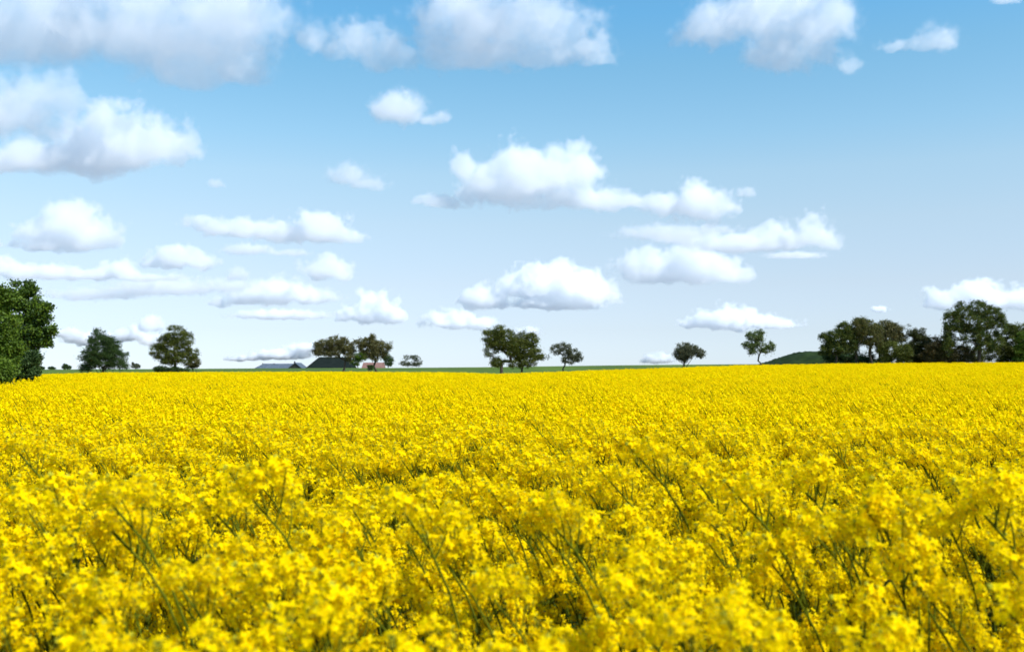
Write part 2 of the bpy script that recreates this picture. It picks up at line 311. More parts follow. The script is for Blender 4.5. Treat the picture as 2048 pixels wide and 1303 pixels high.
CLOUDS = [
 ('biggest cloud, grey-blue underneath, filling the top left corner', [(60,70,260,100),(300,70,230,110),(470,60,110,110),(420,125,130,60),(470,150,70,40),(535,40,42,60),(380,140,110,50),(200,0,260,70),(480,-20,90,60)], 150, dict(crisp=False, vox=4, dens=.26, amp=.8)),
 ('cloud with grey lower half cut by the left edge, under the biggest cloud', [(10,235,120,85),(100,195,70,48),(-70,235,110,80)], 270, dict(crisp=False, dens=.3)),
 ('long white heaped cloud at left, sloping down to the left edge', [(245,300,95,85),(310,290,75,62),(180,312,110,68),(60,325,120,38),(345,305,60,48),(385,290,25,30)], 340, dict(dens=.36)),
 ('thin ragged cloud near the top between the two big ones', [(620,80,40,38),(700,92,65,52),(770,112,70,52),(735,66,65,25),(812,118,45,34)], 150, dict(crisp=False, dens=.14, amp=.9)),
 ('large white cloud at the top centre, tapering to a point at right', [(900,30,80,62),(980,60,130,88),(1080,75,110,72),(1150,105,75,52),(1000,122,170,32),(870,95,50,45),(1195,130,38,22)], 155, dict(crisp=False, dens=.24)),
 ('small comma-shaped cloud with curled tail below the top centre cloud', [(795,226,58,44),(850,243,40,14),(885,238,20,18)], 250, dict(crisp=False, dens=.26, amp=.5, vox=2.4)),
 ('big white cloud at the top right, bright at its left end', [(1435,65,72,66),(1540,30,100,60),(1640,35,75,62),(1560,118,85,46),(1645,115,48,34),(1702,133,24,24),(1595,70,100,50)], 150, dict(crisp=False, dens=.24)),
 ('thin streak of cloud with a bump, near the top right corner', [(1878,84,42,36),(1800,94,48,14),(1845,92,40,18)], 110, dict(crisp=False, dens=.12, amp=.7)),
 ('sliver of cloud cut by the top edge at far right', [(2012,2,32,12)], 14, dict(crisp=False, dens=.1, amp=.6)),
 ('faint grey cloud above the middle-left sky, right of the long white heap', [(695,354,50,27),(735,372,42,15)], 385, dict(crisp=False, dens=.14, amp=.8, vox=2.5)),
 ('tallest heaped cloud in the middle with a separate tower at its left', [(1085,365,100,72),(930,350,30,42),(1155,345,45,60),(990,385,80,50),(880,408,50,17),(1150,400,100,32),(1230,405,48,18),(1020,345,45,45)], 430, dict(dens=.34)),
 ('rounded cloud joined to the right foot of the tallest heaped cloud', [(1400,418,58,55),(1335,412,65,28),(1285,412,50,18)], 440, dict(dens=.34, vox=2.5)),
 ('flat grey streak under the rounded cloud right of centre', [(1330,468,100,20),(1430,462,50,14)], 485, dict(crisp=False, dens=.13)),
 ('white cloud with a pointed right-hand peak, right of centre', [(1632,474,42,48),(1560,480,75,36),(1520,485,38,28),(1662,488,26,22)], 510, dict(dens=.3, vox=2.5)),
 ('wispy strip under the cloud with the pointed peak', [(1590,512,65,9)], 520, dict(crisp=False, dens=.14, vox=2.5)),
 ('tiny puff right of the rounded cloud', [(1490,388,21,16)], 400, dict(crisp=False, dens=.14, vox=2.2)),
 ('bright white cloud of two humps right of centre, above a grey base', [(1388,540,68,56),(1290,545,58,42),(1460,550,44,32),(1345,555,100,20)], 565, dict(dens=.42, vox=2.5)),
 ('wide white heaped cloud low in the middle, brightest at its right end', [(1100,578,78,52),(1170,590,66,44),(1035,582,58,28),(970,602,56,26),(1100,610,120,12)], 615, dict(dens=.4, vox=2.5)),
 ('white heaped cloud with a rounded peak, high on the left above the thin bank', [(148,462,66,58),(85,470,50,38),(195,478,54,38),(130,492,105,16)], 500, dict(dens=.38, vox=2.5)),
 ('long flat-based cloud left of centre, brightest at its right end', [(640,466,66,42),(690,476,36,24),(560,470,80,26),(470,462,66,24),(402,450,34,20)], 488, dict(dens=.34, vox=2.5)),
 ('faint strip under the long flat-based cloud', [(495,502,55,15),(580,507,42,9)], 515, dict(crisp=False, dens=.18, vox=2.5)),
 ('heaped cloud at the right end of the thin bank on the left', [(348,522,46,33),(402,530,38,22),(310,530,30,16)], 540, dict(dens=.36, vox=2.5)),
 ('long thin white bank of cloud at left, under the heap with the rounded peak', [(80,548,90,20),(238,545,42,26),(170,552,80,15),(8,540,36,26),(300,557,75,9)], 560, dict(dens=.34, vox=2.5)),
 ('small dome-shaped white cloud below the long flat-based cloud', [(655,545,54,34)], 555, dict(dens=.34, vox=2.2)),
 ('little puff at left of the small dome-shaped cloud', [(475,552,22,22)], 560, dict(crisp=False, dens=.28, vox=2.2)),
 ('pale rounded cloud low left of centre', [(548,592,78,34),(620,598,58,20),(440,608,26,12),(490,600,48,20)], 615, dict(crisp=False, dens=.34, vox=2.5)),
 ('thin flat streak beneath the pale rounded cloud', [(560,632,98,12)], 640, dict(crisp=False, dens=.3, vox=2.2)),
 ('bright-edged cloud low left of centre, sloping down at right', [(748,626,56,38),(795,636,26,22),(700,636,28,15)], 645, dict(dens=.4, vox=2.2)),
 ('pale cloud just above the joined pair of trees, left of it', [(900,645,56,24),(960,650,38,16)], 655, dict(dens=.32, vox=2.2)),
 ('flat white cloud low right of centre above the low grey-green tree', [(1458,645,70,30),(1540,650,56,18),(1390,650,36,12)], 655, dict(dens=.34, vox=2.2)),
 ('white cloud cut by the right edge, above the right-hand row of trees', [(1970,600,66,42),(1882,606,36,28),(2045,605,60,34)], 612, dict(dens=.36, vox=2.4)),
 ('tiny faint cloud left of the one above the right-hand trees', [(1760,620,18,9)], 624, dict(dens=.25, vox=2)),
 ('rounded puff of cloud just left above the oak', [(300,652,24,22)], 660, dict(dens=.3, vox=2)),
 ('low white bank of cloud behind the dark round tree and the oak', [(262,672,38,20),(190,680,64,18),(325,684,50,16),(130,668,35,14)], 690, dict(dens=.34, vox=2.2)),
 ('low pale bank of cloud above the long farmhouse', [(560,712,62,13),(620,698,46,13),(490,718,40,8)], 722, dict(dens=.34, vox=2.2)),
 ('pale puff of cloud right above the joined pair of trees', [(1055,668,32,16)], 674, dict(dens=.3, vox=2)),
 ('small low cloud on the horizon left of the low grey-green tree', [(1318,720,32,14)], 724, dict(dens=.34, vox=2)),
 ('soft broad cloud bank low on the left, under the little puff', [(330,578,120,24),(180,592,100,16),(455,575,60,18)], 600, dict(crisp=False, dens=.22, amp=1.0, vox=3)),
 ('soft cloud bank joining the rounded cloud to the one with the pointed peak', [(1480,492,110,24),(1380,480,80,18)], 505, dict(crisp=False, dens=.24, vox=3)),
 ('faint speck of cloud left of the faint grey cloud', [(433,370,18,13)], 378, dict(crisp=False, dens=.12, vox=2)),
]
for n_, (lab, lobes, base, kw) in enumerate(CLOUDS): cloud(lab, lobes, base, n_+1, **kw)

# ---------------- trees ----------------
HEDGE = 'trees and bushes at the right end of the field edge'
def grow(rng, base, fork, pts, tipr, bend=0.12, lean=(0, 0, 0)):
    """trunk from base to fork, then every crown point is joined to the nearest node already grown; radii follow the pipe rule"""
    N = [np.array(base)]; par = [-1]
    nseg = 4
    for k in range(1, nseg+1):
        t = k/nseg; p = np.array(base)*(1-t) + np.array(fork)*t
        if k < nseg: p = p + rng.normal(0, 0.035, 3)*np.linalg.norm(np.array(fork)-base)
        N.append(p); par.append(len(N)-2)
    f = np.array(fork); order = np.argsort(np.linalg.norm(pts-f, axis=1))
    tips = []
    for o in order:
        p = pts[o]; A = np.array(N[2:])
        d = np.linalg.norm(A-p, axis=1) + 0.35*np.linalg.norm(A-f, axis=1)*0.5 + 0.9*np.maximum(0, A[:, 2]-p[2]+0.1)
        k = int(np.argmin(d))+2; a = N[k]; ln = np.linalg.norm(p-a)
        m = max(1, int(ln/(np.linalg.norm(f-base)*0.5+0.25)))+1; last = k
        for s_ in range(1, m+1):
            t = s_/m; qq = a*(1-t) + p*t
            if s_ < m: qq = qq + rng.normal(0, bend, 3)*ln*0.7 + np.array([0, 0, 0.08*ln])
            N.append(qq); par.append(last); last = len(N)-1
        tips.append(last)
    N = np.array(N); kids = [[] for _ in N]
    for i_, p_ in enumerate(par):
        if p_ >= 0: kids[p_].append(i_)
    r = np.zeros(len(N))
    for i_ in range(len(N)-1, -1, -1):
        r[i_] = tipr if not kids[i_] else sum(r[c]**2.2 for c in kids[i_])**(1/2.2)
    return N, par, kids, r, tips

def leaves(rng, cen, spread, n, size, stretch=None):
    idx = rng.integers(0, len(cen), n)
    P = cen[idx] + rng.normal(0, 1, (n, 3))*spread
    D = rng.normal(0, 1, (n, 3)); D /= np.linalg.norm(D, axis=1)[:, None]
    if stretch is not None: D = D*0.7 + np.array(stretch); D /= np.linalg.norm(D, axis=1)[:, None]
    U = np.cross(D, rng.normal(0, 1, (n, 3))); U /= np.linalg.norm(U, axis=1)[:, None]
    s = size*rng.uniform(0.6, 1.4, n)[:, None]
    V = np.stack([P - D*s*.6, P + U*s*.33, P + D*s*.6, P - U*s*.33], 1)
    return V.reshape(-1, 3), np.arange(n*4).reshape(n, 4)

def tree(name, label, cat, D, bx, fork, lobes, lm, seed, nb=90, nl=5200, leaf=0.15, spread=0.30, tipr=0.011, group=None, wind=None,
         gap=1.0, multi=0, shell=0.5, dd=0.8, lm2=None, trunk_mul=1.0):
    """lobes (X, Y, rx, ry) in photo pixels at depth D give the crown; bx the trunk foot, fork (X, Y) where it divides"""
    rng = np.random.default_rng(seed); k = D/F; nl = int(nl*2.7); leaf *= 1.02; tipr = min(tipr, .011)
    if group == HEDGE and cat == 'bush': lobes = lobes + [(l[0], 719, l[2]*.95, 10) for l in lobes]
    x0 = (bx-1024)/F*D; base = np.array([x0, D, float(ground(x0, D)) - 0.15])
    fk = np.array(px(fork[0], fork[1], D)); fk[2] = max(fk[2], base[2]+0.45)
    area = np.array([l[2]*l[3] for l in lobes], float); area /= area.sum()
    def sample(n, lo=0.0):
        li = rng.choice(len(lobes), n, p=area); out = np.zeros((n, 3))
        v = rng.normal(0, 1, (n, 3)); v /= np.linalg.norm(v, axis=1)[:, None]
        rr = (lo + (1-lo)*rng.uniform(0, 1, n))**(1/2.2)
        for q_, (X, Y, rx, ry) in enumerate(lobes):
            s_ = li == q_; c = np.array(px(X, Y, D))
            out[s_] = c + v[s_]*rr[s_][:, None]*np.array([rx*k, (rx+ry)*.5*k*dd, ry*k])*0.93
        return out
    pts = sample(nb, 0.15); pts[:, 2] = np.maximum(pts[:, 2], base[2]+0.35)
    N, par, kids, r, tips = grow(rng, base, fk, pts, tipr)
    root = empty(name, Vector(base)); tag(root, label, cat, group)
    G = Geo(); off = -base
    r = r*trunk_mul
    want = 0.021*(float(pts[:, 2].max()) - base[2])*trunk_mul
    if cat == 'tree' and r[0] < want: r = r*(1 + (want/r[0]-1)*(r/r[0])**.7)
    r[0] *= 1.35
    starts = [(0, -1)]
    stack = [0]
    # polylines: follow the thickest child, start new ones for the others
    todo = [(0, None)]
    while todo:
        s_, p_ = todo.pop(); line = ([p_] if p_ is not None else []) + [s_]; c_ = s_
        while kids[c_]:
            ks = sorted(kids[c_], key=lambda z: -r[z]); c_n = ks[0]
            for o in ks[1:]: todo.append((o, c_))
            line.append(c_n); c_ = c_n
        if len(line) > 1:
            rad = r[line].copy()
            if p_ is not None: rad[0] = min(rad[0], rad[1]*1.15)
            G.tube(N[line]+off, rad, 7 if r[s_] > .06 else 4, 0)
    if multi:
        for q_ in range(multi):
            a = rng.choice(tips); b0 = base + np.array([rng.uniform(-.6, .6)*multi*.4, rng.uniform(-.3, .3), 0]); e_ = N[a]
            mid = b0*.5 + e_*.5 + rng.normal(0, .25, 3)
            G.tube(np.array([b0, b0*.7+mid*.3+rng.normal(0, .04, 3), mid, e_])+off, [.09*trunk_mul, .075*trunk_mul, .055*trunk_mul, .02], 5, 0)
    tr = obj('trunk', G.mesh('trunk', [M_BARK]), root)
    # leaf clumps: at branch tips and along the outer shell
    cen = N[tips]
    extra = sample(int(len(tips)*0.9*gap), shell)
    keep = np.array([np.min(np.linalg.norm(cen-e_, axis=1)) < 0.9*k*20+0.4 for e_ in extra]) if len(extra) else np.zeros(0, bool)
    allc = np.concatenate([cen, extra[keep]]) if len(extra) else cen
    wgt = rng.uniform(0.2, 1.0, len(allc)); 
    cc = allc[rng.choice(len(allc), 4000, p=wgt/wgt.sum())]
    V, Q = leaves(rng, cc, spread*np.array([1, 1, .75]), nl, leaf, wind)
    V = V + off
    cr = obj('crown', mesh('crown', V, Q, [lm] + ([lm2] if lm2 else []),
             None if not lm2 else (np.repeat(0, nl) + (rng.uniform(0, 1, nl) < .35))), root)
    return root

E1 = 168
def ED(X): 
    d = 166.0
    for _ in range(4): d = float(edge((X-1024)/F*d))
    return d + 2.2
# the wood at the left edge, nearer than the rest
tree('oak_tree', 'tall dark green tree at left edge, its ragged crown reaching out over the field', 'tree', 60, 42, (46, 715),
     [(52, 594, 23, 24), (30, 600, 18, 23), (70, 622, 21, 24), (50, 655, 34, 34), (82, 672, 17, 20), (85, 642, 10, 15), (42, 700, 34, 30), (100, 655, 9, 8), (104, 675, 7, 6), (93, 690, 9, 6), (90, 612, 8, 9), (76, 590, 9, 8), (58, 566, 8, 7), (30, 572, 7, 8), (96, 632, 7, 6)], M_LGREEN, 11,
     nb=120, nl=7800, leaf=0.14, spread=0.16, lm2=M_LDARK, tipr=.012)
tree('maple_tree', 'bright green leafy tree cut by the left edge of the picture, before the dark tree', 'tree', 52, -22, (-20, 720),
     [(4, 598, 22, 32), (-30, 600, 45, 42), (-5, 655, 40, 45), (12, 690, 30, 36), (-35, 690, 45, 45), (8, 730, 28, 24)], M_LGREEN, 12,
     nb=130, nl=9500, leaf=0.13, spread=0.17, tipr=.012)
tree('shadowy_shrub', 'low dark undergrowth bush under the tall dark tree at the left edge', 'bush', 57, 50, (50, 755),
     [(48, 735, 26, 26), (66, 748, 12, 10), (30, 745, 20, 18), (64, 716, 12, 16)], M_LDARK, 13, nb=60, nl=5200, leaf=0.11, spread=.14, tipr=.01, multi=3)
tree('shrub', 'yellow-green bush lowest in the left corner at the edge of the rapeseed', 'bush', 47, 3, (3, 760),
     [(5, 745, 22, 20), (-15, 740, 25, 28)], M_LGREEN, 14, nb=50, nl=3600, leaf=0.10, spread=.13, tipr=.01, multi=3)
tree('sapling', 'thin nearly bare sapling sticking out right of the wood at the left edge', 'sapling', 75, 72, (72, 738),
     [(75, 722, 7, 15), (80, 716, 4, 7), (68, 735, 8, 6)], M_LBROWN, 15, nb=40, nl=260, leaf=0.08, spread=.08, tipr=.008)
# single trees along the far edge
tree('round_tree', 'dark round bushy tree, second tree from the left, crown down to the crop', 'tree', ED(205), 207, (207, 735),
     [(198, 676, 20, 19), (205, 695, 34, 28), (180, 722, 24, 20), (207, 722, 30, 20), (205, 712, 42, 26), (235, 718, 22, 24), (222, 690, 18, 18), (168, 735, 12, 8), (246, 733, 10, 10)],
     M_LDARK, 21, nb=260, nl=15000, leaf=0.15, spread=.27, multi=5, shell=.6)
tree('oak_tree', 'rounded olive-green oak with a straight visible trunk, right of the dark round tree', 'tree', ED(350), 350, (350, 722),
     [(352, 667, 26, 18), (338, 682, 24, 18), (368, 682, 20, 22), (350, 700, 36, 20), (318, 702, 18, 15), (384, 705, 13, 14), (312, 695, 10, 8), (340, 722, 20, 9), (350, 716, 36, 15)],
     M_LOLIVE, 22, nb=230, nl=11000, leaf=0.15, spread=.24, shell=.6, trunk_mul=1.2)
tree('bush', 'small brown-green bush at right foot of the straight-trunked oak', 'bush', 176, 388, (388, 734),
     [(388, 724, 13, 12), (380, 731, 14, 6)], M_LBROWN, 23, nb=40, nl=1500, leaf=0.15, spread=.2, multi=2)
tree('bush', 'low green scrub directly around the foot of the straight-trunked oak', 'bush', 171, 335, (335, 740),
     [(322, 738, 16, 6), (345, 739, 25, 5), (368, 739, 12, 4)], M_LDARK, 24, nb=50, nl=1800, leaf=0.15, spread=.16, multi=2)
tree('windswept_tree', 'brownish windswept tree leaning left in front of the dark barn roof', 'tree', ED(688), 688, (690, 725),
     [(672, 683, 26, 11), (650, 690, 22, 13), (692, 690, 22, 17), (645, 703, 20, 9), (668, 702, 28, 14), (640, 690, 10, 7), (700, 708, 12, 16)],
     M_LBROWN, 31, nb=170, nl=5600, leaf=0.17, spread=.24, wind=(-.5, 0, .25), tipr=.017, trunk_mul=1.15)
tree('windswept_tree', 'brownish ragged tree with an upswept open crown before the pink roof', 'tree', ED(750), 751, (751, 722),
     [(742, 682, 11, 14), (724, 684, 11, 12), (735, 695, 22, 14), (757, 695, 22, 16), (775, 692, 12, 10), (752, 709, 24, 14), (745, 675, 5, 9)],
     M_LBROWN, 32, nb=170, nl=4300, leaf=0.17, spread=.22, wind=(-.35, 0, .45), tipr=.016, trunk_mul=1.15)
tree('bush', 'tiny green shoot bush at left foot of the ragged tree before the pink roof', 'bush', 167, 741, (741, 738), [(741, 735, 7, 6)], M_LDARK, 33, nb=18, nl=420, leaf=0.14, spread=.12, multi=1)
tree('tree', 'dark green leafy tree left of the pink roof, half behind the ragged tree', 'tree', 372, 716, (716, 728),
     [(722, 712, 14, 12), (712, 722, 10, 10), (730, 708, 8, 8)], M_LGREEN, 34, nb=60, nl=2600, leaf=0.28, spread=.35, tipr=.03)
tree('tree', 'dark green leafy tree against the right end of the pink-roofed house', 'tree', 372, 776, (776, 728),
     [(778, 722, 9, 12), (770, 712, 8, 8)], M_LDARK, 35, nb=50, nl=1500, leaf=0.28, spread=.33, tipr=.03)
tree('sparse_tree', 'thin sparse bush showing sky through, right of the farm', 'bush', 330, 825, (825, 731),
     [(814, 714, 12, 5), (830, 716, 12, 6), (808, 727, 12, 6), (836, 726, 10, 7), (822, 728, 22, 4), (815, 716, 4, 6)], M_LGREY, 36, nb=80, nl=900, leaf=0.3, spread=.28, tipr=.02)
tree('forked_tree', 'large dark tree with a thick forked trunk, left one of the joined pair at centre', 'tree', ED(1003), 1003, (1003, 730),
     [(1000, 662, 18, 13), (980, 674, 18, 16), (1012, 678, 24, 22), (983, 698, 16, 18), (996, 684, 22, 20), (1022, 702, 16, 16), (992, 724, 14, 9), (1022, 726, 14, 9), (1030, 690, 12, 16)],
     M_LOLIVE, 41, nb=200, nl=9500, leaf=0.16, spread=.25, shell=.6, trunk_mul=1.35)
tree('leafy_tree', 'dark tree joined to the forked tree at centre, with one low branch out right', 'tree', ED(1045)+1, 1046, (1046, 730),
     [(1043, 676, 16, 15), (1062, 680, 17, 16), (1050, 698, 24, 20), (1052, 722, 24, 15), (1072, 708, 14, 12), (1088, 713, 12, 6), (1035, 705, 12, 18)],
     M_LOLIVE, 42, nb=190, nl=7500, leaf=0.16, spread=.24, tipr=.017)
tree('crooked_tree', 'small crooked grey-green tree standing right of the centre pair', 'tree', ED(1130), 1129, (1130, 718),
     [(1128, 693, 13, 10), (1113, 699, 12, 12), (1147, 708, 17, 12), (1140, 718, 18, 10), (1132, 702, 14, 10), (1158, 715, 8, 8)],
     M_LGREY, 43, nb=130, nl=2900, leaf=0.15, spread=.2, tipr=.015)
tree('bushy_tree', 'low grey-green tree with a short trunk, flat branch reaching right, right of centre', 'tree', ED(1368), 1367, (1368, 722),
     [(1366, 700, 16, 17), (1358, 706, 11, 12), (1380, 698, 17, 13), (1376, 708, 16, 10), (1399, 707, 12, 9), (1365, 715, 12, 10)],
     M_LGREY, 44, nb=140, nl=5200, leaf=0.15, spread=.2, tipr=.016, multi=2)
tree('young_tree', 'slim pale green tree with open crown and bare leaning trunk, left of the mound', 'tree', ED(1521), 1521, (1518, 711),
     [(1508, 672, 17, 12), (1518, 670, 12, 12), (1500, 690, 18, 8), (1520, 688, 12, 14), (1540, 692, 9, 9), (1505, 702, 11, 6), (1528, 700, 13, 8), (1544, 700, 6, 6)],
     M_LPALE, 45, nb=140, nl=2700, leaf=0.17, spread=.2, tipr=.014, trunk_mul=.9)
# the right-hand row
tree('hawthorn_tree', 'dark leaning tree at left end of the right-hand row, before the mound', 'tree', ED(1670), 1671, (1672, 708),
     [(1690, 662, 20, 20), (1672, 676, 22, 20), (1698, 682, 18, 22), (1655, 684, 14, 16), (1645, 672, 9, 6), (1668, 696, 24, 14), (1690, 700, 18, 12), (1650, 702, 12, 10)],
     M_LOLIVE, 51, nb=170, nl=9500, leaf=0.16, spread=.25, lm2=M_LDARK, group=HEDGE)
tree('double_trunk_tree', 'thin tree with two slanting bare trunks, second in the right-hand row', 'tree', ED(1715)+1, 1716, (1710, 700),
     [(1712, 672, 14, 22), (1706, 692, 12, 10), (1722, 650, 12, 14)], M_LBROWN, 52, nb=90, nl=3000, leaf=0.16, spread=.24, group=HEDGE, multi=2)
tree('hawthorn_tree', 'brown-green tree with dark spreading trunk, tallest of the left half of the right-hand row', 'tree', ED(1740), 1742, (1740, 702),
     [(1722, 648, 18, 16), (1740, 656, 20, 16), (1735, 672, 24, 16), (1755, 665, 12, 16), (1718, 662, 12, 12), (1745, 686, 20, 12)],
     M_LBROWN, 53, nb=170, nl=6800, leaf=0.16, spread=.25, group=HEDGE, lm2=M_LOLIVE, trunk_mul=1.2)
tree('hawthorn_tree', 'brown-tipped tree fourth in the right-hand row, crown above olive bushes', 'tree', ED(1770)+2, 1757, (1760, 700),
     [(1770, 656, 18, 17), (1790, 662, 16, 18), (1778, 676, 24, 16), (1800, 676, 12, 16), (1764, 686, 14, 14)],
     M_LBROWN, 54, nb=150, nl=6600, leaf=0.16, spread=.25, group=HEDGE)
tree('bush', 'dense olive bush below the brown-tipped tree in the right-hand row', 'bush', ED(1775), 1782, (1782, 715),
     [(1782, 700, 26, 20), (1765, 708, 14, 14), (1805, 705, 20, 18)], M_LOLIVE, 55, nb=100, nl=6500, leaf=0.15, spread=.24, group=HEDGE, multi=3)
tree('willow_bush', 'yellow-green rounded bush in the middle of the right-hand row', 'bush', ED(1830)+2, 1828, (1828, 712),
     [(1822, 662, 14, 16), (1838, 666, 14, 14), (1825, 685, 28, 22), (1845, 690, 22, 24), (1815, 705, 24, 18), (1850, 706, 22, 16), (1860, 682, 10, 14)],
     leafmat('leaf_yellow_green', (0.035, 0.045, 0.012), (0.12, 0.13, 0.028), (0.065, 0.075, 0.018)), 56, nb=160, nl=11500, leaf=0.16, spread=.26, group=HEDGE, multi=4)
tree('thorn_bush', 'brownish-grey twiggy bush sloping up toward the biggest tree of the row', 'bush', ED(1890), 1895, (1895, 716),
     [(1870, 700, 26, 20), (1892, 688, 20, 20), (1900, 702, 36, 20), (1860, 710, 22, 12), (1925, 706, 26, 16), (1888, 672, 12, 8), (1868, 686, 20, 20), (1880, 700, 26, 20)],
     mat('leaf_twiggy_brown', (0.045, 0.042, 0.012), (0.14, 0.115, 0.035), island=True, nscale=.8, trans=.25, c3=(0.085, 0.072, 0.022)), 57, nb=220, nl=14000, leaf=0.15, spread=.25, group=HEDGE, multi=6)
tree('broad_oak_tree', 'biggest broad oak of the right-hand row with V-shaped dark limbs', 'tree', ED(1960)-1, 1959, (1959, 712),
     [(1925, 622, 24, 20), (1955, 618, 28, 19), (1985, 632, 24, 22), (1905, 640, 20, 22), (1945, 645, 38, 26), (1998, 652, 17, 24), (1908, 662, 18, 20), (1950, 672, 34, 20), (1990, 680, 20, 18), (1893, 690, 9, 22), (1970, 690, 22, 14)],
     M_LOLIVE, 58, nb=270, nl=15500, leaf=0.17, spread=.27, group=HEDGE, lm2=M_LDARK, shell=.55, trunk_mul=1.15)
tree('tree', 'brown-green tree behind the bright bush at the right picture edge', 'tree', ED(2020)+3, 2025, (2025, 705),
     [(2020, 662, 14, 16), (2040, 660, 18, 15), (2020, 685, 20, 22), (2050, 680, 26, 26), (2012, 700, 12, 14), (2035, 704, 20, 12)], M_LOLIVE, 59, nb=150, nl=7500, leaf=0.16, spread=.25, group=HEDGE)
tree('bush', 'bright green leafy bush cut off by the right picture edge', 'bush', ED(2050)-1, 2052, (2052, 708),
     [(2050, 682, 20, 22), (2045, 700, 18, 16), (2065, 690, 22, 26)], M_LGREEN, 60, nb=100, nl=6500, leaf=0.15, spread=.23, group=HEDGE, multi=2)
tree('bush', 'dark low undergrowth bush at the foot of the left trees of the right-hand row', 'bush', ED(1690)+4, 1690, (1690, 718),
     [(1665, 712, 22, 11), (1700, 710, 24, 13), (1735, 710, 20, 14)], M_LDARK, 61, nb=80, nl=3800, leaf=0.15, spread=.24, group=HEDGE, multi=3)
tree('bush', 'olive undergrowth bush between the thorn bush and the biggest oak', 'bush', ED(1935)+3, 1935, (1935, 716),
     [(1930, 704, 26, 18), (1960, 708, 22, 14), (1990, 702, 22, 20)], M_LOLIVE, 62, nb=90, nl=4600, leaf=0.15, spread=.25, group=HEDGE, multi=3)
tree('bush', 'dark bush filling the gap between the biggest oak and the right picture edge', 'bush', ED(2012)+5, 2012, (2012, 716),
     [(2010, 700, 18, 20), (2035, 708, 20, 14)], M_LDARK, 63, nb=70, nl=3600, leaf=0.15, spread=.25, group=HEDGE, multi=3)
# specks of bushes on the skyline
for q_, (X, ytop, rx, lab) in enumerate([(83, 733, 4, 'tiny dark bush on the skyline just right of the wood at the left edge'),
        (104, 734, 6, 'faint low bush on the skyline between two darker bushes at far left'),
        (133, 728, 9, 'small round bush on the skyline left of the dark round tree'),
        (271, 725, 9, 'small grey bush on the skyline between the dark round tree and the oak')]):
    Yb = float(np.interp(X, GX, GY)); ry = max(2.0, (Yb+1-ytop)/2)
    tree('bush', lab, 'bush', 335 + q_*3, X, (X, Yb-1.5), [(X-rx*.35, Yb+.5-ry, rx*.7, ry), (X+rx*.4, Yb+.7-ry*.8, rx*.6, ry*.8)], M_LDARK if q_ != 3 else M_LGREY, 70+q_,
         nb=26, nl=420, leaf=0.32, spread=.22, group='bushes on the skyline', tipr=.02)

# ---------------- farm behind the rise ----------------
def prism_roof(hx0, hx1, y0, y1, ze, zr, hip0=0.0, hip1=0.0, over=0.0):
    """closed pitched roof with the ridge along x; hip0/hip1 pull the ridge ends inward"""
    ym = (y0+y1)/2
    V = [(hx0, y0, ze), (hx1, y0, ze), (hx1, y1, ze), (hx0, y1, ze), (hx0+hip0, ym, zr), (hx1-hip1, ym, zr)]
    return V, [(0, 1, 5, 4), (2, 3, 4, 5), (1, 2, 5), (3, 0, 4), (3, 2, 1, 0)]
def boxm(name, lo, hi, m):
    x0, y0, z0 = lo; x1, y1, z1 = hi
    return mesh(name, [(x0,y0,z0),(x1,y0,z0),(x1,y1,z0),(x0,y1,z0),(x0,y0,z1),(x1,y0,z1),(x1,y1,z1),(x0,y1,z1)],
                [(0,3,2,1),(4,5,6,7),(0,1,5,4),(1,2,6,5),(2,3,7,6),(3,0,4,7)], [m])
M_SLATE = mat('slate_roof', (0.06, 0.085, 0.12), (0.12, 0.15, 0.19), nscale=1.2, rough=.85, detail=6, spec=.08)
M_DKWALL = mat('dark_boards', (0.02, 0.022, 0.022), (0.035, 0.035, 0.03), nscale=3)
M_BARN = mat('dark_green_sheet_roof', (0.009, 0.014, 0.013), (0.015, 0.021, 0.019), nscale=.7, rough=.9, spec=.03)
M_PINK = mat('faded_pink_tiles', (0.17, 0.09, 0.075), (0.25, 0.14, 0.12), nscale=1.5, rough=.8, detail=6)
M_WHITE = mat('white_render', (0.55, 0.56, 0.56), (0.68, 0.68, 0.66), nscale=1, rough=.8)
M_GLASS = mat('window_glass', (0.03, 0.04, 0.05), rough=.1, spec=.6)
FD = 400.0
def house(name, label, X0, X1, Yr, Ye, depth, hip0, hip1, mroof, mwall, chim=None, D=FD, ax=0.0):
    a = px(X0, Ye, D); b_ = px(X1, Ye, D); zr = px(X0, Yr, D+depth/2).z; ze = a.z-.2
    x0, x1 = a.x, b_.x; cx = (x0+x1)/2; gz = float(ground(cx, D)) - .3
    root = empty(name, (cx, D, gz)); tag(root, label, 'farm building' if 'barn' in name else 'house')
    o = np.array([cx, D, gz])
    V, Fc = prism_roof(x0-cx, x1-cx, -.35, depth+.35, ze-gz, zr-gz, hip0, hip1)
    rf = obj('roof', mesh('roof', V, Fc, [mroof]), root)
    obj('wall', boxm('wall', (x0-cx+.35, 0, 0), (x1-cx-.35, depth, ze-gz-.003), mwall), root)
    nwin = max(2, int((x1-x0)/4))
    for q_ in range(nwin):
        wx = x0-cx + (x1-x0)*(q_+.5)/nwin; zt = min(2.2, ze-gz-.3)
        obj('window', boxm('window', (wx-.5, -.06, zt-1.1), (wx+.5, -.003, zt), M_GLASS), root)
    return root, rf, o
r_, rf, o = house('long_house', 'long low farmhouse with blue-grey roof and chimney behind the green rise', 506, 592, 726.6, 736.5, 8, 3.2, 1.0, M_SLATE, M_WHITE)
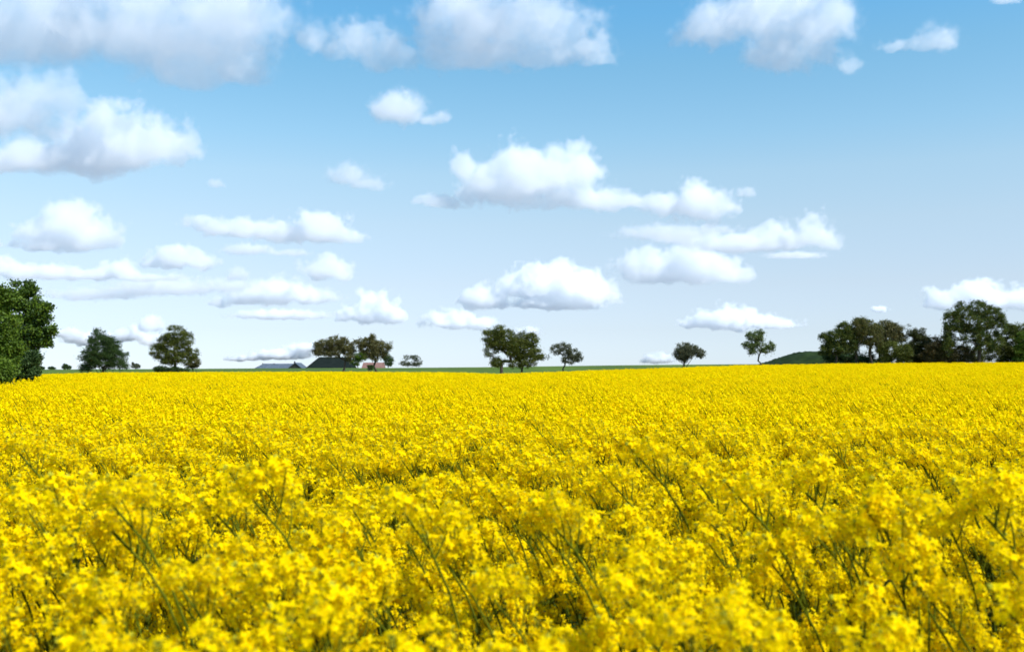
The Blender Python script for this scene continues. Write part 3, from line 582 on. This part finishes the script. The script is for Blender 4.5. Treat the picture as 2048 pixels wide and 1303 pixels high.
# cross gable at its right end, dark boards towards the viewer
a = px(577, 736, FD-2.5); b_ = px(603, 736, FD-2.5); zp = px(590, 725.8, FD-2.5).z
V = [(a.x-o[0], -2.5, a.z-o[2]), (b_.x-o[0], -2.5, a.z-o[2]), ((a.x+b_.x)/2-o[0], -2.5, zp-o[2])]
V += [(v[0], 9.0, v[2]) for v in V]
obj('gable', mesh('gable', V, [(0, 1, 2), (5, 4, 3), (0, 3, 4, 1)], [M_DKWALL]), r_)
V2 = [(V[2][0], -2.8, V[2][2]+.02), (V[2][0], 9.2, V[2][2]+.02), (V[0][0]-.5, 9.2, V[0][2]-.35), (V[0][0]-.5, -2.8, V[0][2]-.35), (V[1][0]+.5, 9.2, V[1][2]-.35), (V[1][0]+.5, -2.8, V[1][2]-.35)]
V2 += [(v[0], v[1], v[2]+.22) for v in V2]
obj('gable_roof', mesh('gable_roof', V2, [(0, 1, 2, 3), (0, 5, 4, 1), (6, 9, 8, 7), (6, 7, 10, 11), (0, 3, 9, 6), (5, 0, 6, 11), (3, 2, 8, 9), (4, 5, 11, 10), (2, 1, 7, 8), (1, 4, 10, 7)], [M_SLATE]), r_)
ch = px(590, 722.3, FD+3); obj('chimney', boxm('chimney', (ch.x-.25-o[0], 2.2, zp-1.6-o[2]), (ch.x+.25-o[0], 2.8, ch.z-o[2]), M_DKWALL), rf)
for X_ in (526, 549):
    c_ = px(X_, 726.8, FD+4); obj('roof_vent', boxm('roof_vent', (c_.x-.15-o[0], 3.4, c_.z-.6-o[2]), (c_.x+.15-o[0], 3.8, c_.z+.15-o[2]), M_DKWALL), rf)
house('barn', 'big dark green barn roof with sloping left end behind the windswept tree', 607, 704, 713.5, 738, 16, 4.6, 2.5, M_BARN, M_DKWALL, D=395)
house('cottage', 'low cottage with faded pink tile roof behind the ragged tree', 722, 768, 724.5, 738, 7, .4, .4, M_PINK, M_WHITE, D=405)

# ---------------- rapeseed ----------------
rp = np.random.default_rng(77)
def petal_flower(rng, d, size):
    """four rounded petals in a shallow cup, opening along d"""
    Fm = frame(d); V = []; Q = []
    a0 = rng.uniform(0, math.pi/2)
    for k in range(4):
        a = a0 + k*math.pi/2 + rng.normal(0, .12); c, s_ = math.cos(a), math.sin(a)
        w_ = size*.36; l = size*rng.uniform(.85, 1.1); up = rng.uniform(.05, .45)*size
        loc = [(0.05*size, -.05*size, 0), (.55*l, -w_, up*.6), (l, -w_*.55, up*.8), (l*1.02, w_*.55, up*.8), (.55*l, w_, up*.6), (0.05*size, .05*size, 0)]
        P = np.array([(x*c - y*s_, x*s_ + y*c, z) for x, y, z in loc]) @ Fm.T
        b0 = len(V); V += list(P); Q += [(b0, b0+1, b0+4, b0+5), (b0+1, b0+2, b0+3, b0+4)]
    return np.array(V), np.array(Q)

def raceme(rng, nf=30, L=.075, W=.026, fs=.0092, lod=0):
    """flower head: open flowers on a dome round a bunch of buds; base at the origin, axis +z"""
    G = Geo()
    if lod == 0: G.tube([(0, 0, -.03), (0, 0, L*.55), (0, 0, L)], [.0017, .0013, .001], 4, 2)
    for k in range(nf):
        t = (k+.5)/nf; h = L*(.0+.95*t) + rng.normal(0, .006); a = k*2.399 + rng.normal(0, .6)
        r = W*math.sqrt(max(.05, 1-(abs(t-.42)/.62)**2))*rng.uniform(.5, 1.4)
        el = -0.15 + 1.15*t + rng.normal(0, .25)
        d = np.array([math.cos(a)*math.cos(el), math.sin(a)*math.cos(el), math.sin(el)])
        p = np.array([math.cos(a)*r, math.sin(a)*r, h + r*.35])
        if lod == 0:
            V, Q = petal_flower(rng, d, fs*rng.uniform(.85, 1.15)); G.add(V+p, Q, 0)
            G.tube([(0, 0, h-.006), p], [.0006, .0006], 3, 1)
        else:
            Fm = frame(d); s_ = fs*rng.uniform(.8, 1.2)
            V = np.array([(-s_, -s_*.8, s_*.3), (s_*.8, -s_, 0), (s_, s_*.8, s_*.3), (-s_*.8, s_, 0)]) @ Fm.T + p
            G.add(V, [(0, 1, 2, 3)], 0)
    if lod == 0:
        for k in range(9):
            a = k*2.4; r = .0045*math.sqrt(k/9.0); p = np.array([math.cos(a)*r, math.sin(a)*r, L+.004-r*.6])
            G.tube([p-[0, 0, .004], p, p+[0, 0, .004]], [.0004, .0017, .0004], 4, 1)
    return G

def leaf_blade(rng, G, p, a, l, m=3):
    c, s_ = math.cos(a), math.sin(a); w_ = l*.2
    P = []
    for t in (0, .35, .7, 1.0):
        z = l*(.5*t - .75*t*t); ww = w_*(0.35 + 1.9*t*(1-t)+ .0)*(1-.7*t)
        x = l*t
        P += [(x*c + ww*s_, x*s_ - ww*c, z), (x*c, x*s_, z - .012*l), (x*c - ww*s_, x*s_ + ww*c, z)]
    P = np.array(P)+p
    Q = []
    for k in range(3): Q += [(k*3, k*3+1, k*3+4, k*3+3), (k*3+1, k*3+2, k*3+5, k*3+4)]
    G.add(P, Q, m)

def bent(rng, p, d, l, bow, n=6, hook=0.0):
    """a stem from p along d, arching downwind (-x)"""
    d = np.array(d, float); d /= np.linalg.norm(d); P = [np.array(p, float)]
    for k in range(n):
        d = d + np.array([-bow/n*(0.4+1.2*k/n) - hook*max(0, (k+1)/n-.6)**1.5, rng.normal(0, .02), -bow*.15/n*k/n]); d /= np.linalg.norm(d)
        P.append(P[-1] + d*l/n)
    return np.array(P), d

MATS = [M_PETAL, M_BUD, M_STEM, M_RLEAF]
def plant_parts(seed, height=1.2, arms=6, bow=.55, bare=.0):
    """stem mesh data, leaves, and the list of flower heads (position, direction, size)"""
    rng = np.random.default_rng(seed); G = Geo(); Lf = Geo(); heads = []
    P, d = bent(rng, (0, 0, 0), (rng.normal(.04, .05) + (.02 if bare else 0), rng.normal(0, .05), 1), height*(1.03 if bare else 1), bow, 12 if bare else 9, .75 if bare else 0.0)
    rr = np.linspace(.0050, .0020, len(P)) if not bare else np.linspace(.0062, .0036, len(P)); nn = len(P)-1; G.tube(P, rr*.85, 6, 2)
    heads.append((P[-1], d, rng.uniform(1.05, 1.3)*(1.12 if bare else 1)))
    for k in range(3+int(rng.integers(0, 5))):       # young pods under the head
        t = rng.uniform(.86, .99); q_ = P[int(t*nn)]*(1-(t*nn % 1)) + P[min(nn, int(t*nn)+1)]*(t*nn % 1); a = rng.uniform(0, 6.28)
        e_ = q_ + np.array([math.cos(a)*.012, math.sin(a)*.012, .006]); f_ = e_ + np.array([math.cos(a)*.012, math.sin(a)*.012, .03])
        G.tube([q_, e_, f_], [.0006, .0009, .0004], 3, 2)
    for k in range(arms):
        t = rng.uniform(.60, .93) if not bare else rng.uniform(.88, .97); i0 = int(t*nn); fr = t*nn-i0; p = P[i0]*(1-fr)+P[i0+1]*fr
        a = k*2.4 + rng.normal(0, .5); out = rng.uniform(.28, .55)
        l = (height - p[2])*rng.uniform(.45, 1.0)
        B, bd = bent(rng, p, (math.cos(a)*out, math.sin(a)*out, 1), max(.07, l), bow*.7, 6)
        G.tube(B, np.linspace(.0028, .0017, len(B)), 4, 2)
        heads.append((B[-1], bd, rng.uniform(.6, 1.15)*(1.08 if bare else 1)))
        if not bare and rng.random() < .5: leaf_blade(rng, Lf, p, a, rng.uniform(.05, .10))
    for k in range(5):
        t = rng.uniform(.2, .6); i0 = int(t*nn); leaf_blade(rng, Lf, P[i0], rng.uniform(0, 6.28), rng.uniform(.10, .2))
    return G, Lf, heads

HEADS = [raceme(np.random.default_rng(100+k), nf=int(30+k*2), L=.052+.009*(k % 4), W=.022+.003*(k % 3)) for k in range(8)]
HEADD = [h.data() for h in HEADS]
HEADME = [mesh('flower_head', d[0], d[1], MATS, d[2]) for d in HEADD]
def align(d):
    z = np.asarray(d)/np.linalg.norm(d); x = np.cross([0, 1, 0], z); x /= np.linalg.norm(x)
    return np.stack([x, np.cross(z, x), z], 1)

proto_col = bpy.data.collections.new('rapeseed_samples')
def proto(k, me):
    o = bpy.data.objects.new('rapeseed_sample_%03d' % k, me); proto_col.objects.link(o)
# 0..11: whole single plants of full detail
NPL = 14
PLANTS = []
for k in range(NPL):
    h = -.07 + [1.08, 1.15, 1.12, 1.2, 1.18, 1.05, 1.24, 1.14, 1.1, 1.22, 1.16, 1.28, 1.36, 1.3][k]
    G, Lf, heads = plant_parts(200+k, h, arms=[9, 8, 10, 9, 8, 10, 9, 9, 10, 8, 9, 4, 3, 4][k], bare=(k >= 11), bow=[.3, .4, .25, .45, .35, .3, .5, .35, .3, .45, .2, .35, .42, .28][k])
    PLANTS.append((G.mesh('stem', MATS, True), Lf.mesh('foliage', MATS, True), heads))
    A = Geo(); A.merge(G.data()); A.merge(Lf.data())
    for q_, (p, d, s_) in enumerate(heads): A.merge(HEADD[(k+q_) % 8], p, rot=q_*1.3, scale=s_, tilt=align(d))
    proto(k, A.mesh('rapeseed_sample', MATS))
# 14..21: one metre patches of simpler plants; 22..27: two metre patches for the distance
def patch(seed, size, n, arms, nf, fs, W, L):
    rng = np.random.default_rng(seed); A = Geo()
    hd = [raceme(np.random.default_rng(seed*7+k), nf=nf, L=L, W=W, fs=fs, lod=1).data() for k in range(5)]
    for _ in range(n):
        x0, y0 = rng.uniform(-size*.55, size*.55, 2); h = rng.normal(1.03, .07)
        tall = rng.random() < .28
        if tall: h += rng.uniform(.10, .22)
        P, d = bent(rng, (x0, y0, 0), (rng.normal(.04, .06), rng.normal(0, .06), 1), h, rng.uniform(.25, .5), 7, .75 if tall else .1)
        A.tube(P[3:] if size > 1.5 else P[2:], (.0045 if tall else .0030) if size < 1.5 else (.006 if tall else .004), 3, 2)
        A.merge(hd[int(rng.integers(5))], P[-1], rot=rng.uniform(0, 6), scale=1.15 if not tall else 1.35, tilt=align(d))
        for k in range(arms if not tall else 2):
            t = rng.uniform(.5, .9) if not tall else .84; p = P[int(t*7)]; a = rng.uniform(0, 6.28); out = rng.uniform(.25, .55)
            B, bd = bent(rng, p, (math.cos(a)*out, math.sin(a)*out, 1), max(.08, (h-p[2])*rng.uniform(.75, 1.0)), .4, 3)
            if size < 1.5: A.tube(B, .002, 3, 2)
            A.merge(hd[int(rng.integers(5))], B[-1], rot=rng.uniform(0, 6), scale=rng.uniform(.5, 1.1), tilt=align(bd))
        if size < 1.5:
            for k in range(3): leaf_blade(rng, A, P[2], rng.uniform(0, 6.28), rng.uniform(.08, .16))
    return A.mesh('rapeseed_sample', MATS)
for k in range(8): proto(14+k, patch(300+k, 1.0, 32, 8, 14, .0105, .026, .07))
for k in range(6): proto(22+k, patch(400+k, 2.0, 105, 5, 5, .021, .034, .08))

# positions
pts, idx, rots, scl = [], [], [], []
singles = []
DENS = 42
yy = 1.25
cell = 1/math.sqrt(DENS)
for y_ in np.arange(1.3, 9.0, cell):
    hw = .56*y_ + 5.5
    for x_ in np.arange(-hw, hw, cell):
        x1 = x_ + rp.uniform(-.5, .5)*cell*1.3; y1 = y_ + rp.uniform(-.5, .5)*cell*1.3
        k = int(rp.choice(NPL, p=np.array([1]*11+[2.0, 1.8, 2.2])/17.0))
        if y1 < 1.9 and k >= 11: k = 2
        singles.append((x1, y1, k, rp.normal(0, .35), rp.uniform(.88, 1.0) if k < 11 else rp.uniform(.96, 1.1)))
# taller plants that stand out, from the photo: (head X, Y, depth, plant shape, label)
HERO = [(1282, 900, 3.7, 12, 'tallest rapeseed plant, its head and long bare stem standing clear right of centre'),
        (228, 985, 2.6, 12, 'tall rapeseed plant with arching stem leaning left at the lower left'),
        (508, 975, 2.9, 11, 'broad-headed rapeseed plant rising above its neighbours left of centre'),
        (812, 1005, 2.8, 13, 'upright rapeseed plant with a straight bare stem in the middle of the near crop'),
        (1095, 1015, 2.9, 12, 'leaning rapeseed plant with full head just right of the middle of the near crop'),
        (1480, 975, 3.2, 12, 'tall rapeseed plant with arched neck in the right half of the near crop'),
        (1610, 960, 3.5, 11, 'slender rapeseed plant rising between others in the right half'),
        (1400, 950, 3.6, 13, 'rapeseed plant with long leaning bare stem beside the tallest plant'),
        (40, 890, 4.2, 12, 'rapeseed plant poking up at the far left side of the crop'),
        (1965, 1000, 2.9, 11, 'full-headed rapeseed plant near the right picture edge'),
        (120, 985, 2.9, 8, 'bushy rapeseed plant beside the left edge'),
        (1770, 1020, 2.7, 7, 'many-headed rapeseed plant in the lower right part')]
heroes = []
for X, Y, D, k, lab in HERO:
    top = PLANTS[k][2][0][0]; p = px(X, Y, D); s_ = p.z/(top[2]+.03)
    heroes.append((p.x-top[0]*s_, D-top[1]*s_, k, 0.0, s_, lab))
def seen(x, y, k, s_):
    t = PLANTS[k][2][0][0]; z = t[2]*s_ + float(ground(x, y)); hx, hy = x+t[0], y+t[1]
    if hy < .5: return False
    X = 1024 + F*hx/hy; Y = HZ + (EYE-z)/hy*F
    return -40 < X < 2088 and Y < 1290
cand = [s_ for s_ in singles if seen(s_[0], s_[1], s_[2], s_[4])]
cand.sort(key=lambda s_: s_[0]**2 + s_[1]**2)
own = set(id(s_) for s_ in cand[:300-len(heroes)])
LEANT = ['rapeseed plant with dense yellow flower heads, one of the crowd nearest the camera']
def make_plant(x, y, k, rz, s_, lab, cache={}):
    st, lf, heads = PLANTS[k]
    if k not in cache:
        root = empty('rapeseed_plant'); obj('stem', st, root); obj('foliage', lf, root)
        for q_, (p, d, hs) in enumerate(heads):
            h = obj('flower_head', HEADME[(k+q_) % 8], root); h.location = p
            from mathutils import Matrix
            h.rotation_euler = (Matrix(align(d).tolist()) @ Matrix.Rotation(q_*1.3, 3, 'Z')).to_euler(); h.scale = (hs,)*3
        cache[k] = root
    else:
        src = cache[k]; root = src.copy(); C.objects.link(root)
        for ch_ in list(src.children):
            c_ = ch_.copy(); C.objects.link(c_); c_.parent = root
    root.location = (x, y, float(ground(x, y))); root.rotation_euler = (0, 0, rz); root.scale = (s_,)*3
    tag(root, lab, 'plant', 'rapeseed plants nearest the camera')
n_own = 0
for x, y, k, rz, s_, lab in heroes: make_plant(x, y, k, rz, s_, lab)
for s1 in singles:
    x, y, k, rz, s_ = s1
    if id(s1) in own: make_plant(x, y, k, rz, s_, LEANT[0]); n_own += 1
    else: pts.append((x, y, float(ground(x, y)))); idx.append(k); rots.append(rz); scl.append(s_)
def inside(x, y): return (x > left_limit(y)) and (y < edge(x))
for y_ in np.arange(9.3, 46, .95):
    hw = .57*y_ + 6
    for x_ in np.arange(-hw, hw, .95):
        x1 = x_ + rp.uniform(-.25, .25); y1 = y_ + rp.uniform(-.25, .25)
        if not inside(x1-.3, y1): continue
        pts.append((x1, y1, float(ground(x1, y1)))); idx.append(14+int(rp.integers(8))); rots.append(rp.normal(0, .3)); scl.append(rp.uniform(.95, 1.05))
for y_ in np.arange(46.4, 180, 1.85):
    hw = .57*y_ + 7
    for x_ in np.arange(-hw, hw, 1.85):
        x1 = x_ + rp.uniform(-.5, .5); y1 = y_ + rp.uniform(-.5, .5)
        if not (inside(x1-.9, y1) and y1 < edge(x1)-1.0): continue
        pts.append((x1, y1, float(ground(x1, y1)))); idx.append(22+int(rp.integers(6))); rots.append(rp.normal(0, .4)); scl.append(rp.uniform(.94, 1.06))

def scatter(name, pts, idx, rots, scl, col):
    me = bpy.data.meshes.new(name); me.from_pydata([tuple(p) for p in pts], [], [])
    for nm, ty, dat in (('pick', 'INT', idx), ('turn', 'FLOAT', rots), ('size', 'FLOAT', scl)):
        a = me.attributes.new(nm, ty, 'POINT'); a.data.foreach_set('value', np.asarray(dat, np.int32 if ty == 'INT' else np.float32))
    o = obj(name, me)
    g = bpy.data.node_groups.new(name, 'GeometryNodeTree')
    g.interface.new_socket('Geometry', in_out='INPUT', socket_type='NodeSocketGeometry')
    g.interface.new_socket('Geometry', in_out='OUTPUT', socket_type='NodeSocketGeometry')
    N = g.nodes; L = g.links; gi = N.new('NodeGroupInput'); go = N.new('NodeGroupOutput')
    ip = N.new('GeometryNodeInstanceOnPoints'); ci = N.new('GeometryNodeCollectionInfo')
    ci.inputs['Collection'].default_value = col; ci.inputs['Separate Children'].default_value = True; ci.inputs['Reset Children'].default_value = True
    def at(nm, ty):
        n_ = N.new('GeometryNodeInputNamedAttribute'); n_.data_type = ty; n_.inputs[0].default_value = nm
        return [o_ for o_ in n_.outputs if o_.enabled and o_.name == 'Attribute'][0]
    L.new(gi.outputs[0], ip.inputs['Points']); L.new(ci.outputs[0], ip.inputs['Instance']); ip.inputs['Pick Instance'].default_value = True
    L.new(at('pick', 'INT'), ip.inputs['Instance Index'])
    cb = N.new('ShaderNodeCombineXYZ'); L.new(at('turn', 'FLOAT'), cb.inputs[2]); L.new(cb.outputs[0], ip.inputs['Rotation'])
    L.new(at('size', 'FLOAT'), ip.inputs['Scale']); L.new(ip.outputs[0], go.inputs[0])
    md = o.modifiers.new('scatter', 'NODES'); md.node_group = g
    return o
ro = scatter('rapeseed_crop', pts, idx, rots, scl, proto_col)
tag(ro, 'dense yellow flowering rapeseed crop filling the field', kind='stuff')

# grass along the field edges and under the left wood
gcol = bpy.data.collections.new('grass_samples')
M_GRASS = mat('grass_blades', (0.03, 0.07, 0.012), (0.08, 0.14, 0.025), island=True, trans=.25)
for k in range(3):
    rng = np.random.default_rng(500+k); A = Geo()
    for _ in range(260):
        x0, y0 = rng.uniform(-.6, .6, 2); h = rng.uniform(.25, .75); a = rng.uniform(0, 6.28); w_ = rng.uniform(.008, .02); dx, dy = rng.normal(-.08, .12), rng.normal(0, .12)
        c_, s_ = math.cos(a)*w_, math.sin(a)*w_
        A.add([(x0-c_, y0-s_, 0), (x0+c_, y0+s_, 0), (x0+dx*.5+c_*.7, y0+dy*.5+s_*.7, h*.6), (x0+dx*.5-c_*.7, y0+dy*.5-s_*.7, h*.6), (x0+dx*1.6, y0+dy*1.6, h), (x0+dx*1.6+.002, y0+dy*1.6, h)], [(0, 1, 2, 3), (3, 2, 5, 4)], 0)
    o = bpy.data.objects.new('grass_sample_%d' % k, A.mesh('grass_sample', [M_GRASS])); gcol.objects.link(o)
gp, gi_, gr, gs = [], [], [], []
for _ in range(2600):       # wild strip along the far edge
    x = rp.uniform(-125, 110); y = float(edge(x)) + rp.uniform(.6, 6)
    gp.append((x, y, float(ground(x, y)))); gi_.append(int(rp.integers(3))); gr.append(rp.uniform(0, 6.28)); gs.append(rp.uniform(.9, 1.9))
for _ in range(2200):       # under the left wood
    y = rp.uniform(31, 100); x = float(left_limit(y)) - rp.uniform(0, 1)**1.5*16 + .3
    gp.append((x, y, float(ground(x, y)))); gi_.append(int(rp.integers(3))); gr.append(rp.uniform(0, 6.28)); gs.append(rp.uniform(.7, 1.5))
tag(scatter('grass', gp, gi_, gr, gs, gcol), 'rough green grass along the edges of the field', kind='stuff')
print('singles', len(singles), 'own', n_own, 'points', len(pts))
